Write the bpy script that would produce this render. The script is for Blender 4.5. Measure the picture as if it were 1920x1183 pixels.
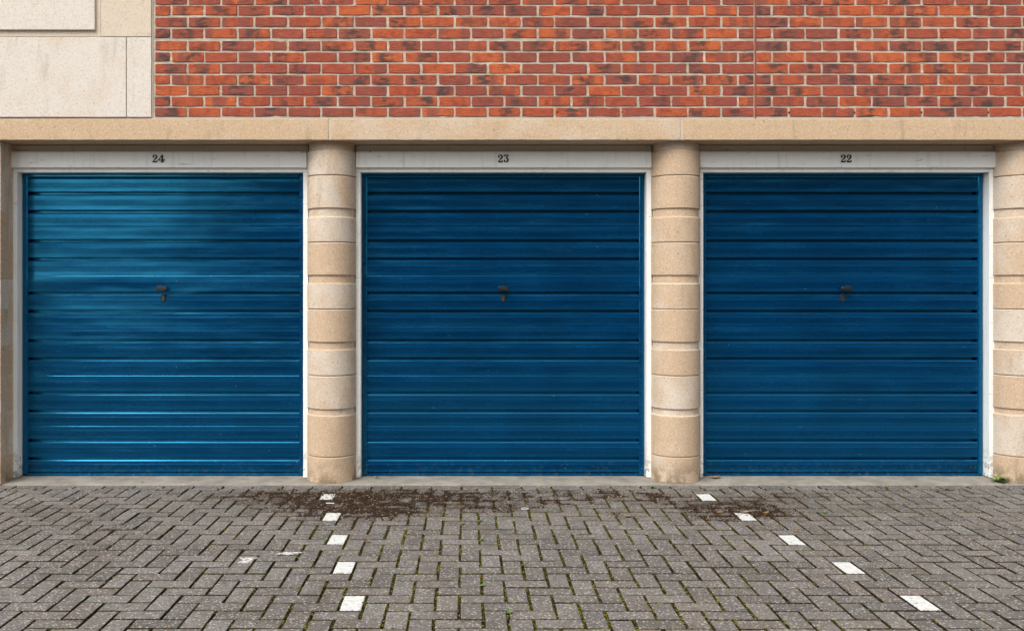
import bpy, bmesh, math, random
from mathutils import Vector, Matrix, noise

# ------------------------------------------------------------------ clear
for o in list(bpy.data.objects):
    bpy.data.objects.remove(o, do_unlink=True)
S = bpy.context.scene
C = S.collection
R = math.radians

# ------------------------------------------------------------------ camera
# metres: brick face = plane y 0, ground z 0, camera straight in front
F_PX, CAM_Y, CAM_Z = 1767.0, -6.34, 1.36
cam = bpy.data.cameras.new('camera')
cam.sensor_width = 36.0
cam.lens = F_PX / 1920 * 36.0
cam.shift_x = (960 - 874) / 1920
cam.shift_y = -(591.5 - 533) / 1920
cam.clip_start = 0.05
cam.clip_end = 2000
co = bpy.data.objects.new('camera', cam)
co.location = (0, CAM_Y, CAM_Z)
co.rotation_euler = (R(90), 0, 0)
C.objects.link(co)
S.camera = co

# ------------------------------------------------------------------ sky, sun, exposure
SUN_EL, SUN_AZ = R(49), R(218)          # azimuth clockwise from +y: front left
w = bpy.data.worlds.new('World')
S.world = w
w.use_nodes = True
nt = w.node_tree
nt.nodes.clear()
sky = nt.nodes.new('ShaderNodeTexSky')
sky.sky_type = 'NISHITA'
sky.sun_disc = False
sky.sun_elevation = SUN_EL
sky.sun_rotation = SUN_AZ
sky.dust_density = 3.0
sky.air_density = 1.0
hs = nt.nodes.new('ShaderNodeHueSaturation')     # overcast: nearly grey
hs.inputs['Saturation'].default_value = 0.16
bg = nt.nodes.new('ShaderNodeBackground')
bg.inputs['Strength'].default_value = 0.14
wo = nt.nodes.new('ShaderNodeOutputWorld')
nt.links.new(sky.outputs[0], hs.inputs['Color'])
nt.links.new(hs.outputs[0], bg.inputs['Color'])
nt.links.new(bg.outputs[0], wo.inputs['Surface'])
sl = bpy.data.lights.new('sun', 'SUN')
sl.energy = 1.2
sl.angle = R(36)
sl.color = (1.0, 0.96, 0.9)
so = bpy.data.objects.new('sun', sl)
sd = Vector((math.sin(SUN_AZ) * math.cos(SUN_EL), math.cos(SUN_AZ) * math.cos(SUN_EL), math.sin(SUN_EL)))
so.rotation_euler = sd.to_track_quat('Z', 'Y').to_euler()
so.location = sd * 30
C.objects.link(so)
S.view_settings.view_transform = 'Standard'
S.view_settings.look = 'None'
S.view_settings.exposure = 0.87
S.view_settings.gamma = 1.0
S.view_settings.use_curve_mapping = False

random.seed(7)
U = random.uniform

# ------------------------------------------------------------------ node helpers
class NT:
    def __init__(s, name):
        s.m = bpy.data.materials.new(name)
        s.m.use_nodes = True
        s.t = s.m.node_tree
        s.t.nodes.clear()
        s.out = s.t.nodes.new('ShaderNodeOutputMaterial')
        s.b = s.t.nodes.new('ShaderNodeBsdfPrincipled')
        s.t.links.new(s.b.outputs[0], s.out.inputs['Surface'])

    def n(s, typ, ins=None, **kw):
        x = s.t.nodes.new(typ)
        for k, v in kw.items():
            setattr(x, k, v)
        for k, v in (ins or {}).items():
            s.put(x.inputs[k], v)
        return x

    def put(s, sock, v):
        if hasattr(v, 'is_output'):
            s.t.links.new(v, sock)
        else:
            if isinstance(v, tuple) and len(v) == 3 and sock.type == 'RGBA':
                v = (*v, 1)
            sock.default_value = v

    def math(s, op, a, b=0.0, clamp=False):
        x = s.n('ShaderNodeMath', operation=op, use_clamp=clamp)
        s.put(x.inputs[0], a)
        s.put(x.inputs[1], b)
        return x.outputs[0]

    def vmath(s, op, a, b):
        x = s.n('ShaderNodeVectorMath', operation=op)
        s.put(x.inputs[0], a)
        s.put(x.inputs[1], b)
        return x.outputs[0]

    def mix(s, f, a, b, blend='MIX'):
        x = s.n('ShaderNodeMix', data_type='RGBA', blend_type=blend, clamp_factor=True)
        s.put(x.inputs[0], f)
        s.put(x.inputs[6], a)
        s.put(x.inputs[7], b)
        return x.outputs[2]

    def ramp(s, f, stops, interp='LINEAR'):
        x = s.n('ShaderNodeValToRGB')
        cr = x.color_ramp
        cr.interpolation = interp
        while len(cr.elements) < len(stops):
            cr.elements.new(0.5)
        for e, (p, c) in zip(cr.elements, stops):
            e.position = p
            e.color = (*c, 1) if isinstance(c, tuple) else (c, c, c, 1)
        s.put(x.inputs[0], f)
        return x.outputs[0]

    def step(s, f, lo, hi):
        x = s.n('ShaderNodeMapRange', interpolation_type='SMOOTHSTEP')
        s.put(x.inputs[0], f)
        x.inputs[1].default_value = lo
        x.inputs[2].default_value = hi
        return x.outputs[0]

    def noise(s, vec, scale, detail=3.0, rough=0.55, dist=0.0):
        x = s.n('ShaderNodeTexNoise', {'Vector': vec, 'Scale': scale, 'Detail': detail, 'Roughness': rough, 'Distortion': dist})
        return x.outputs[0]

    def voro(s, vec, scale, feature='F1', rnd=1.0):
        x = s.n('ShaderNodeTexVoronoi', {'Vector': vec, 'Scale': scale, 'Randomness': rnd}, feature=feature)
        return x

    def rnd(s):
        """random number per object, and per loose piece inside a joined mesh"""
        oi = s.n('ShaderNodeObjectInfo').outputs['Random']
        isl = s.n('ShaderNodeNewGeometry').outputs['Random Per Island']
        return s.math('FRACT', s.math('ADD', oi, s.math('MULTIPLY', isl, 0.9)))

    def rnd3(s, r):
        x = s.n('ShaderNodeTexWhiteNoise', noise_dimensions='1D')
        s.put(x.inputs['W'], s.math('MULTIPLY', r, 913.7))
        q = s.n('ShaderNodeSeparateColor')
        s.put(q.inputs[0], x.outputs['Color'])
        return q.outputs[0], q.outputs[1], q.outputs[2]

    def objvec(s):
        return s.n('ShaderNodeTexCoord').outputs['Object']

    def pos(s):
        return s.n('ShaderNodeNewGeometry').outputs['Position']

    def bump(s, h, strength, dist):
        x = s.n('ShaderNodeBump', {'Strength': strength, 'Distance': dist, 'Height': h})
        s.t.links.new(x.outputs[0], s.b.inputs['Normal'])

    def fin(s, col, rough=0.85, spec=0.3, **kw):
        s.put(s.b.inputs['Base Color'], col)
        s.put(s.b.inputs['Roughness'], rough)
        s.b.inputs['Specular IOR Level'].default_value = spec
        for k, v in kw.items():
            s.put(s.b.inputs[k.replace('_', ' ')], v)
        return s.m

# ------------------------------------------------------------------ materials
def mat_brick():
    k = NT('brick')
    r = k.rnd()
    a, b, c = k.rnd3(r)
    off = k.n('ShaderNodeCombineXYZ', {0: k.math('MULTIPLY', a, 40.0), 1: k.math('MULTIPLY', b, 40.0), 2: k.math('MULTIPLY', c, 40.0)}).outputs[0]
    ov = k.objvec()
    v = k.vmath('ADD', ov, off)
    base = k.ramp(r, [(0.0, (0.55, 0.135, 0.048)), (0.25, (0.50, 0.112, 0.044)), (0.5, (0.44, 0.096, 0.045)),
                      (0.75, (0.36, 0.088, 0.057)), (1.0, (0.285, 0.082, 0.063))])
    n1 = k.noise(v, 16.0, 4.0, 0.6, 0.4)
    base = k.mix(k.step(n1, 0.40, 0.72), base, (0.29, 0.062, 0.036))
    base = k.mix(k.math('MULTIPLY', k.step(k.noise(k.vmath('ADD', v, (9.1, 3.3, 1.7)), 22.0, 3.0), 0.52, 0.75), 0.6), base, (0.50, 0.130, 0.050))
    # kiss marks: upright purple grey bands across the stretcher face
    sx = k.n('ShaderNodeSeparateXYZ', {0: v})
    vx = k.n('ShaderNodeCombineXYZ', {0: sx.outputs[0], 1: sx.outputs[1], 2: k.math('MULTIPLY', sx.outputs[2], 0.12)}).outputs[0]
    band = k.step(k.noise(vx, 13.0, 1.0, 0.3), 0.50, 0.56)
    band = k.math('MULTIPLY', band, k.math('MULTIPLY', k.step(b, 0.15, 0.6), 0.72))
    base = k.mix(band, base, (0.235, 0.080, 0.062))
    # burnt dark hearts
    so_ = k.n('ShaderNodeSeparateXYZ', {0: ov})
    ax = k.math('ABSOLUTE', k.math('SUBTRACT', so_.outputs[0], k.math('MULTIPLY', k.math('SUBTRACT', c, 0.5), 0.10)))
    heart = k.math('SUBTRACT', 1.0, k.step(ax, 0.025, 0.075))
    bv = k.n('ShaderNodeMapping', {'Vector': k.vmath('ADD', v, (4.0, 7.0, 2.0)), 'Scale': (0.7, 1.0, 1.3)}).outputs[0]
    blot = k.step(k.noise(bv, 26.0, 2.5, 0.5, 0.15), 0.36, 0.62)
    dark = k.math('MULTIPLY', k.math('MULTIPLY', heart, blot), k.math('MULTIPLY', k.step(a, 0.35, 0.65), 0.88))
    base = k.mix(dark, base, (0.066, 0.052, 0.050))
    sp = k.noise(v, 260.0, 2.0, 0.7)
    base = k.mix(k.math('MULTIPLY', k.step(sp, 0.62, 0.75), 0.45), base, (0.55, 0.30, 0.20))
    base = k.mix(k.math('MULTIPLY', k.step(sp, 0.42, 0.30), 0.5), base, (0.10, 0.03, 0.02))
    smear = k.step(k.noise(k.vmath('ADD', v, (1.0, 5.0, 8.0)), 40.0, 4.0, 0.7), 0.66, 0.74)
    base = k.mix(k.math('MULTIPLY', smear, 0.5), base, (0.60, 0.50, 0.40))
    mp = k.n('ShaderNodeMapping', {'Vector': v, 'Scale': (1.0, 1.0, 2.6)}).outputs[0]
    h = k.math('ADD', k.noise(mp, 45.0, 5.0, 0.65, 0.6), k.math('MULTIPLY', sp, 0.25))
    k.bump(h, 1.0, 0.008)
    return k.fin(base, 0.9, 0.2)

def mat_mortar():
    k = NT('mortar')
    v = k.pos()
    n = k.noise(v, 9.0, 4.0, 0.6)
    col = k.ramp(n, [(0.25, (0.36, 0.295, 0.22)), (0.5, (0.52, 0.44, 0.345)), (0.75, (0.64, 0.565, 0.46))])
    g = k.noise(v, 190.0, 3.0, 0.7)
    col = k.mix(k.math('MULTIPLY', k.step(g, 0.42, 0.28), 0.6), col, (0.20, 0.16, 0.12))
    pit = k.step(k.noise(v, 55.0, 4.0, 0.65), 0.60, 0.72)
    col = k.mix(k.math('MULTIPLY', pit, 0.35), col, (0.34, 0.28, 0.21))
    k.bump(k.math('ADD', g, k.math('MULTIPLY', k.noise(v, 50.0, 3.0), 1.6)), 0.8, 0.006)
    return k.fin(col, 0.95, 0.1)

def mat_stone(name, pale, buff, bias=0.5, grain=1.0):
    k = NT(name)
    r = k.rnd()
    a, b, c = k.rnd3(r)
    off = k.n('ShaderNodeCombineXYZ', {0: k.math('MULTIPLY', a, 50.0), 1: k.math('MULTIPLY', b, 50.0), 2: k.math('MULTIPLY', c, 50.0)}).outputs[0]
    v = k.vmath('ADD', k.pos(), off)
    f = k.noise(v, 4.5, 3.0, 0.5, 0.3)
    f = k.math('ADD', k.math('MULTIPLY', f, 1.6), k.math('SUBTRACT', k.math('MULTIPLY', a, 0.75), 0.55 + 0.375 - bias))
    col = k.mix(k.step(f, 0.2, 0.8), pale, buff)
    # aggregate: pale and rusty grains, dark pits
    vo = k.voro(v, 190.0)
    q = k.n('ShaderNodeSeparateColor')
    k.put(q.inputs[0], vo.outputs['Color'])
    col = k.mix(k.math('MULTIPLY', k.step(q.outputs[0], 0.72, 0.95), 0.36 * grain), col, (0.76, 0.67, 0.56))
    col = k.mix(k.math('MULTIPLY', k.step(q.outputs[1], 0.80, 0.97), 0.48 * grain), col, (0.33, 0.205, 0.115))
    fine = k.noise(v, 240.0, 3.0, 0.75)
    col = k.mix(k.math('MULTIPLY', k.step(fine, 0.60, 0.74), 0.22 * grain), col, (0.78, 0.70, 0.58))
    pit = k.math('MULTIPLY', k.step(k.noise(k.vmath('ADD', v, (3.0, 3.0, 3.0)), 105.0, 2.0, 0.6), 0.665, 0.72), k.step(k.noise(v, 14.0, 2.0), 0.36, 0.58))
    col = k.mix(k.math('MULTIPLY', pit, 0.8 * grain), col, (0.12, 0.075, 0.045))
    pit2 = k.step(k.noise(k.vmath('ADD', v, (8.0, 1.0, 6.0)), 46.0, 2.0, 0.5), 0.72, 0.76)
    col = k.mix(k.math('MULTIPLY', pit2, 0.6 * grain * grain), col, (0.07, 0.05, 0.035))
    # weathering: streaks of grime running down, splash dirt at the foot
    pz = k.n('ShaderNodeSeparateXYZ', {0: k.pos()})
    st = k.n('ShaderNodeMapping', {'Vector': v, 'Scale': (1.0, 1.0, 0.18)}).outputs[0]
    streak = k.step(k.noise(st, 11.0, 4.0, 0.6), 0.56, 0.78)
    col = k.mix(k.math('MULTIPLY', streak, 0.36), col, (0.22, 0.165, 0.11))
    foot = k.math('MULTIPLY', k.step(pz.outputs[2], 0.20, 0.0), k.step(k.noise(v, 10.0, 4.0, 0.65), 0.42, 0.62))
    col = k.mix(k.math('MULTIPLY', foot, 0.7), col, (0.13, 0.095, 0.055))
    k.bump(k.math('ADD', fine, k.math('SUBTRACT', k.noise(v, 60.0, 2.0), pit)), 0.55, 0.004)
    return k.fin(col, 0.92, 0.15)

def mat_door():
    k = NT('blue_door_paint')
    v = k.pos()
    n = k.noise(v, 2.2, 3.0)
    col = k.ramp(n, [(0.3, (0.0002, 0.021, 0.072)), (0.7, (0.0003, 0.033, 0.106))])
    mp = k.n('ShaderNodeMapping', {'Vector': v, 'Scale': (0.5, 1.0, 6.0)}).outputs[0]
    grime = k.step(k.noise(mp, 6.0, 4.0, 0.65), 0.55, 0.78)
    col = k.mix(k.math('MULTIPLY', grime, 0.35), col, (0.0005, 0.012, 0.036))
    # specks of cobweb, chalk and bird mess, more of them near the ground
    sz = k.n('ShaderNodeSeparateXYZ', {0: v})
    vo = k.voro(v, 26.0)
    q = k.n('ShaderNodeSeparateColor')
    k.put(q.inputs[0], vo.outputs['Color'])
    low = k.math('ADD', 0.03, k.math('MULTIPLY', k.step(sz.outputs[2], 0.55, 0.0), 0.22))
    sel = k.math('LESS_THAN', q.outputs[0], low)
    dot = k.math('MULTIPLY', sel, k.step(vo.outputs['Distance'], 0.085, 0.05))
    col = k.mix(k.math('MULTIPLY', dot, 0.75), col, (0.36, 0.38, 0.36))
    dust = k.math('MULTIPLY', k.step(sz.outputs[2], 0.16, 0.0), k.step(k.noise(v, 30.0, 4.0, 0.7), 0.5, 0.7))
    col = k.mix(k.math('MULTIPLY', dust, 0.35), col, (0.10, 0.12, 0.10))
    rg = k.math('ADD', 0.145, k.math('MULTIPLY', k.step(k.noise(mp, 5.0, 4.0, 0.65), 0.3, 0.75), 0.16))
    oil = k.n('ShaderNodeMapping', {'Vector': v, 'Scale': (0.8, 1.0, 3.4)}).outputs[0]
    k.bump(k.math('ADD', k.noise(oil, 1.5, 1.5, 0.45), k.math('MULTIPLY', k.noise(k.vmath('ADD', v, (3.0, 0.0, 7.0)), 5.5, 1.0), 0.10)), 0.17, 0.06)
    return k.fin(col, rg, 1.0, IOR=1.85, Specular_Tint=(0.07, 0.60, 1.0, 1.0))

def mat_white_paint(name='white_frame_paint', base=(0.84, 0.85, 0.82), dirt=0.28):
    k = NT(name)
    v = k.pos()
    st = k.n('ShaderNodeMapping', {'Vector': v, 'Scale': (1.0, 1.0, 0.12)}).outputs[0]
    s1 = k.step(k.noise(st, 22.0, 5.0, 0.65), 0.50, 0.75)
    col = k.mix(k.math('MULTIPLY', s1, dirt), base, (0.36, 0.34, 0.28))
    hz = k.n('ShaderNodeMapping', {'Vector': v, 'Scale': (0.10, 1.0, 1.0)}).outputs[0]
    cr = k.step(k.noise(hz, 60.0, 3.0, 0.6, 1.0), 0.665, 0.70)
    col = k.mix(k.math('MULTIPLY', cr, 0.55), col, (0.20, 0.18, 0.14))
    chip = k.step(k.noise(v, 38.0, 4.0, 0.65), 0.70, 0.73)
    col = k.mix(k.math('MULTIPLY', chip, 0.8), col, (0.12, 0.10, 0.08))
    sz = k.n('ShaderNodeSeparateXYZ', {0: v})
    foot = k.math('MULTIPLY', k.step(sz.outputs[2], 0.30, 0.0), k.step(k.noise(v, 26.0, 4.0, 0.7), 0.48, 0.60))
    col = k.mix(k.math('MULTIPLY', foot, 0.7), col, (0.14, 0.12, 0.09))
    k.bump(k.math('SUBTRACT', k.noise(hz, 50.0, 3.0), k.math('MULTIPLY', cr, 1.0)), 0.25, 0.004)
    return k.fin(col, 0.5, 0.35)

def paver_colour(k):
    r = k.rnd()
    a, b, c = k.rnd3(r)
    v = k.pos()
    base = k.ramp(r, [(0.0, (0.104, 0.095, 0.088)), (0.5, (0.137, 0.126, 0.117)), (1.0, (0.178, 0.165, 0.154))])
    base = k.mix(k.math('MULTIPLY', k.step(b, 0.6, 1.0), 0.45), base, (0.180, 0.142, 0.118))
    base = k.mix(k.math('MULTIPLY', k.step(k.noise(v, 2.4, 4.0, 0.6), 0.40, 0.70), 0.40), base, (0.222, 0.204, 0.184))
    base = k.mix(k.math('MULTIPLY', k.step(k.noise(k.vmath('ADD', v, (11.0, 4.0, 0.0)), 1.7, 5.0, 0.65), 0.47, 0.66), 0.5), base, (0.082, 0.073, 0.063))
    vo = k.voro(v, 150.0)
    q = k.n('ShaderNodeSeparateColor')
    k.put(q.inputs[0], vo.outputs['Color'])
    base = k.mix(k.math('MULTIPLY', k.step(q.outputs[0], 0.84, 0.94), 0.75), base, (0.50, 0.47, 0.43))
    base = k.mix(k.math('MULTIPLY', k.step(q.outputs[1], 0.76, 0.92), 0.6), base, (0.06, 0.052, 0.045))
    base = k.mix(k.math('MULTIPLY', k.step(q.outputs[2], 0.90, 0.98), 0.5), base, (0.32, 0.20, 0.13))
    fine = k.noise(v, 330.0, 3.0, 0.75)
    base = k.mix(k.math('MULTIPLY', k.step(fine, 0.45, 0.30), 0.5), base, (0.07, 0.06, 0.05))
    # trodden-in dirt spots and mossy stain
    d = k.step(k.noise(v, 34.0, 4.0, 0.7), 0.60, 0.68)
    base = k.mix(k.math('MULTIPLY', d, 0.75), base, (0.055, 0.042, 0.030))
    g = k.step(k.noise(k.vmath('ADD', v, (5.0, 2.0, 0.0)), 5.0, 4.0, 0.65), 0.55, 0.72)
    base = k.mix(k.math('MULTIPLY', g, 0.30), base, (0.105, 0.095, 0.050))
    sp_ = k.n('ShaderNodeSeparateXYZ', {0: v})
    tot = None
    for cx, cy, rx, ry, wt in ((-0.95, -0.38, 0.85, 0.36, 1.0), (1.80, -0.42, 0.60, 0.28, 0.85), (0.55, -0.42, 1.3, 0.36, 0.6), (-2.5, -0.85, 0.6, 0.25, 0.45)):
        dx = k.math('MULTIPLY', k.math('SUBTRACT', sp_.outputs[0], cx), 1 / rx)
        dy = k.math('MULTIPLY', k.math('SUBTRACT', sp_.outputs[1], cy), 1 / ry)
        q2 = k.math('MULTIPLY', k.math('EXPONENT', k.math('MULTIPLY', k.math('ADD', k.math('MULTIPLY', dx, dx), k.math('MULTIPLY', dy, dy)), -1.0)), wt)
        tot = q2 if tot is None else k.math('ADD', tot, q2)
    silt = k.math('MULTIPLY', tot, k.step(k.noise(k.vmath('ADD', v, (1.5, 6.0, 0.0)), 13.0, 5.0, 0.68), 0.36, 0.66), True)
    base = k.mix(k.math('MULTIPLY', silt, 0.72), base, (0.050, 0.036, 0.025))
    gum = k.voro(v, 5.5)
    gq = k.n('ShaderNodeSeparateColor')
    k.put(gq.inputs[0], gum.outputs['Color'])
    gm = k.math('MULTIPLY', k.math('LESS_THAN', gq.outputs[0], 0.2), k.step(gum.outputs['Distance'], 0.10, 0.07))
    base = k.mix(k.math('MULTIPLY', gm, 0.5), base, (0.075, 0.066, 0.058))
    h = k.math('ADD', fine, k.math('MULTIPLY', k.noise(v, 90.0, 3.0, 0.6), 0.8))
    return base, h

def mat_paver():
    k = NT('concrete_paver')
    base, h = paver_colour(k)
    k.bump(h, 0.6, 0.004)
    return k.fin(base, 0.88, 0.25)

def mat_white_paver():
    k = NT('white_painted_paver')
    base, h = paver_colour(k)
    v = k.pos()
    wear = k.step(k.noise(v, 30.0, 5.0, 0.7), 0.61, 0.66)
    fine = k.step(k.noise(v, 120.0, 3.0, 0.7), 0.58, 0.68)
    ob = k.n('ShaderNodeSeparateXYZ', {0: k.objvec()})
    ed = k.math('MAXIMUM', k.math('MULTIPLY', k.math('ABSOLUTE', ob.outputs[0]), 1 / 0.0955), k.math('SUBTRACT', k.math('MULTIPLY', k.math('ABSOLUTE', ob.outputs[1]), 1 / 0.0455), 0.0))
    ed = k.step(k.math('ADD', ed, k.math('MULTIPLY', k.math('SUBTRACT', k.noise(v, 55.0, 4.0, 0.7), 0.5), 0.55)), 0.92, 1.0)
    wear = k.math('MAXIMUM', wear, k.math('MULTIPLY', ed, 0.9))
    m = k.math('MAXIMUM', wear, k.math('MULTIPLY', fine, 0.4))
    paint = k.mix(k.step(k.noise(v, 40.0, 4.0, 0.7), 0.35, 0.7), (0.66, 0.66, 0.64), (0.50, 0.49, 0.465))
    k.bump(h, 0.3, 0.003)
    return k.fin(k.mix(m, paint, base), 0.7, 0.3)

def mat_joint():
    k = NT('joint_soil_and_moss')
    v = k.pos()
    s = k.noise(v, 60.0, 4.0, 0.7)
    col = k.ramp(s, [(0.3, (0.012, 0.009, 0.006)), (0.6, (0.035, 0.024, 0.015)), (0.8, (0.075, 0.055, 0.036))])
    m = k.math('MULTIPLY', k.step(k.noise(v, 3.0, 3.0, 0.6), 0.42, 0.62), k.step(k.noise(v, 38.0, 3.0), 0.40, 0.55))
    col = k.mix(k.math('MULTIPLY', m, 0.8), col, (0.055, 0.058, 0.012))
    k.bump(s, 1.0, 0.01)
    return k.fin(col, 1.0, 0.05)

def mat_concrete():
    k = NT('threshold_concrete')
    v = k.pos()
    n = k.noise(v, 7.0, 5.0, 0.65)
    col = k.ramp(n, [(0.25, (0.165, 0.145, 0.118)), (0.5, (0.255, 0.232, 0.195)), (0.75, (0.335, 0.312, 0.268))])
    g = k.noise(v, 160.0, 3.0, 0.75)
    col = k.mix(k.math('MULTIPLY', k.step(g, 0.44, 0.28), 0.55), col, (0.12, 0.10, 0.075))
    st = k.step(k.noise(k.vmath('ADD', v, (2.0, 9.0, 0.0)), 16.0, 4.0, 0.7), 0.58, 0.72)
    col = k.mix(k.math('MULTIPLY', st, 0.5), col, (0.13, 0.11, 0.07))
    k.bump(k.math('ADD', g, k.noise(v, 40.0, 3.0)), 0.6, 0.004)
    return k.fin(col, 0.92, 0.15)

def mat_ramp(name, stops, rough=0.9, spec=0.15, scale=70.0, bump=0.4, **kw):
    """colour picked per loose piece, with a little noise"""
    k = NT(name)
    r = k.rnd()
    n = k.noise(k.pos(), scale, 3.0, 0.6)
    f = k.math('ADD', r, k.math('MULTIPLY', k.math('SUBTRACT', n, 0.5), 0.3), True)
    k.bump(n, bump, 0.003)
    return k.fin(k.ramp(f, stops), rough, spec, **kw)

M = {}
M['brick'] = mat_brick()
M['mortar'] = mat_mortar()
M['stone'] = mat_stone('buff_cast_stone', (0.610, 0.525, 0.430), (0.535, 0.390, 0.262), 0.42)
M['band'] = mat_stone('ochre_cast_stone', (0.600, 0.480, 0.355), (0.555, 0.395, 0.250), 0.52)
M['pale'] = mat_stone('pale_cast_stone', (0.69, 0.630, 0.560), (0.65, 0.55, 0.435), 0.24, 0.75)
M['joint_line'] = mat_ramp('pale_stone_joint', [(0, (0.42, 0.37, 0.30)), (1, (0.58, 0.52, 0.43))], 0.95, 0.1)
M['sealant'] = mat_ramp('red_brown_sealant', [(0, (0.25, 0.055, 0.035)), (1, (0.32, 0.075, 0.05))], 0.7, 0.3)
M['door'] = mat_door()
M['white'] = mat_white_paint()
M['white2'] = mat_white_paint('grey_timber_paint', (0.60, 0.57, 0.51), 0.5)
M['black'] = mat_ramp('black_enamel', [(0, (0.006, 0.006, 0.006)), (1, (0.012, 0.012, 0.012))], 0.45, 0.4)
M['hole'] = mat_ramp('black_tube', [(0, (0.004, 0.004, 0.004)), (1, (0.008, 0.008, 0.008))], 0.9, 0.1)
M['handle'] = mat_ramp('dark_grey_metal', [(0, (0.012, 0.012, 0.013)), (1, (0.022, 0.022, 0.023))], 0.5, 0.3, 120.0, 0.15)
M['brass'] = mat_ramp('tarnished_brass', [(0, (0.04, 0.026, 0.015)), (1, (0.08, 0.050, 0.027))], 0.5, 0.5, 120.0, 0.2, Metallic=0.4)
M['paver'] = mat_paver()
M['wpaver'] = mat_white_paver()
M['joint'] = mat_joint()
M['concrete'] = mat_concrete()
M['soil'] = mat_ramp('leaf_mould', [(0.0, (0.014, 0.009, 0.006)), (0.55, (0.038, 0.022, 0.013)), (0.85, (0.075, 0.042, 0.023)), (0.95, (0.15, 0.09, 0.05)), (1.0, (0.42, 0.34, 0.25))], 0.95, 0.1)
def mat_film():
    k = NT('trodden_soil')
    v = k.pos()
    n = k.noise(v, 90.0, 4.0, 0.75)
    col = k.ramp(n, [(0.30, (0.014, 0.009, 0.006)), (0.55, (0.042, 0.025, 0.015)), (0.75, (0.085, 0.052, 0.030))])
    vo = k.voro(v, 120.0)
    q = k.n('ShaderNodeSeparateColor')
    k.put(q.inputs[0], vo.outputs['Color'])
    col = k.mix(k.math('MULTIPLY', k.math('GREATER_THAN', q.outputs[0], 0.955), 0.8), col, (0.45, 0.37, 0.28))
    k.bump(n, 1.0, 0.008)
    return k.fin(col, 0.95, 0.1)
M['film'] = mat_film()
M['moss'] = mat_ramp('moss', [(0.0, (0.030, 0.022, 0.008)), (0.45, (0.075, 0.062, 0.010)), (0.85, (0.135, 0.120, 0.014)), (1.0, (0.20, 0.21, 0.03))], 1.0, 0.05)
M['leaf'] = mat_ramp('green_leaf', [(0.0, (0.07, 0.13, 0.02)), (1.0, (0.17, 0.29, 0.05))], 0.55, 0.3, 40.0, 0.2)
M['deadleaf'] = mat_ramp('dry_leaf', [(0.0, (0.17, 0.075, 0.03)), (0.5, (0.33, 0.19, 0.09)), (1.0, (0.48, 0.33, 0.19))], 0.8, 0.2, 60.0, 0.3)
def mat_splash():
    k = NT('white_splash')
    v = k.pos()
    col = k.mix(k.step(k.noise(v, 75.0, 4.0, 0.7), 0.44, 0.58), (0.68, 0.67, 0.65), (0.26, 0.24, 0.22))
    return k.fin(col, 0.7, 0.2)
M['splash'] = mat_splash()
M['scrap'] = mat_ramp('whitish_scrap', [(0.0, (0.55, 0.54, 0.50)), (1.0, (0.66, 0.65, 0.62))], 0.7, 0.2)
M['dark'] = mat_ramp('dark_light_block', [(0, (0.03, 0.03, 0.03)), (1, (0.05, 0.05, 0.05))], 0.95, 0.1)  # for the unseen box that stops light leaking past the doors
M['farwall'] = mat_ramp('unseen_brick_wall', [(0, (0.22, 0.15, 0.12)), (1, (0.30, 0.21, 0.17))], 0.9, 0.1, 8.0)  # tone of the unseen buildings and wall added for door reflections
M['farroof'] = mat_ramp('unseen_slate', [(0, (0.05, 0.055, 0.06)), (1, (0.07, 0.075, 0.08))], 0.7, 0.2, 6.0)
M['farglass'] = mat_ramp('unseen_window_glass', [(0, (0.02, 0.025, 0.03)), (1, (0.03, 0.035, 0.04))], 0.1, 0.5)

# ------------------------------------------------------------------ mesh helpers
def mesh_from(name, verts, faces, smooth=False):
    me = bpy.data.meshes.new(name)
    me.from_pydata([tuple(v) for v in verts], [], faces)
    bm = bmesh.new()
    bm.from_mesh(me)
    bmesh.ops.recalc_face_normals(bm, faces=bm.faces)
    bm.to_mesh(me)
    bm.free()
    if smooth:
        for p in me.polygons:
            p.use_smooth = True
    return me

def obj(name, me, mat, parent=None, loc=(0, 0, 0), rot=(0, 0, 0)):
    if mat is not None and not me.materials:
        me.materials.append(M[mat] if isinstance(mat, str) else mat)
    o = bpy.data.objects.new(name, me)
    o.location = loc
    o.rotation_euler = rot
    if parent is not None:
        o.parent = parent
    C.objects.link(o)
    return o

def empty(name, loc, label, cat, group=None):
    o = bpy.data.objects.new(name, None)
    o.location = loc
    o.empty_display_size = 0.1
    C.objects.link(o)
    tag(o, label, cat, group)
    return o

def tag(o, label=None, cat=None, group=None, kind=None):
    if label: o['label'] = label
    if cat: o['category'] = cat
    if group: o['group'] = group
    if kind: o['kind'] = kind
    return o

def box_mesh(name, x0, x1, y0, y1, z0, z1, bev=0.003, seg=1):
    bm = bmesh.new()
    bmesh.ops.create_cube(bm, size=1.0)
    for v in bm.verts:
        v.co = Vector(((x0 + x1) / 2 + v.co.x * (x1 - x0), (y0 + y1) / 2 + v.co.y * (y1 - y0), (z0 + z1) / 2 + v.co.z * (z1 - z0)))
    if bev:
        bmesh.ops.bevel(bm, geom=bm.edges[:], offset=bev, segments=seg, affect='EDGES', profile=0.5)
    me = bpy.data.meshes.new(name)
    bm.to_mesh(me)
    bm.free()
    return me

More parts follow.
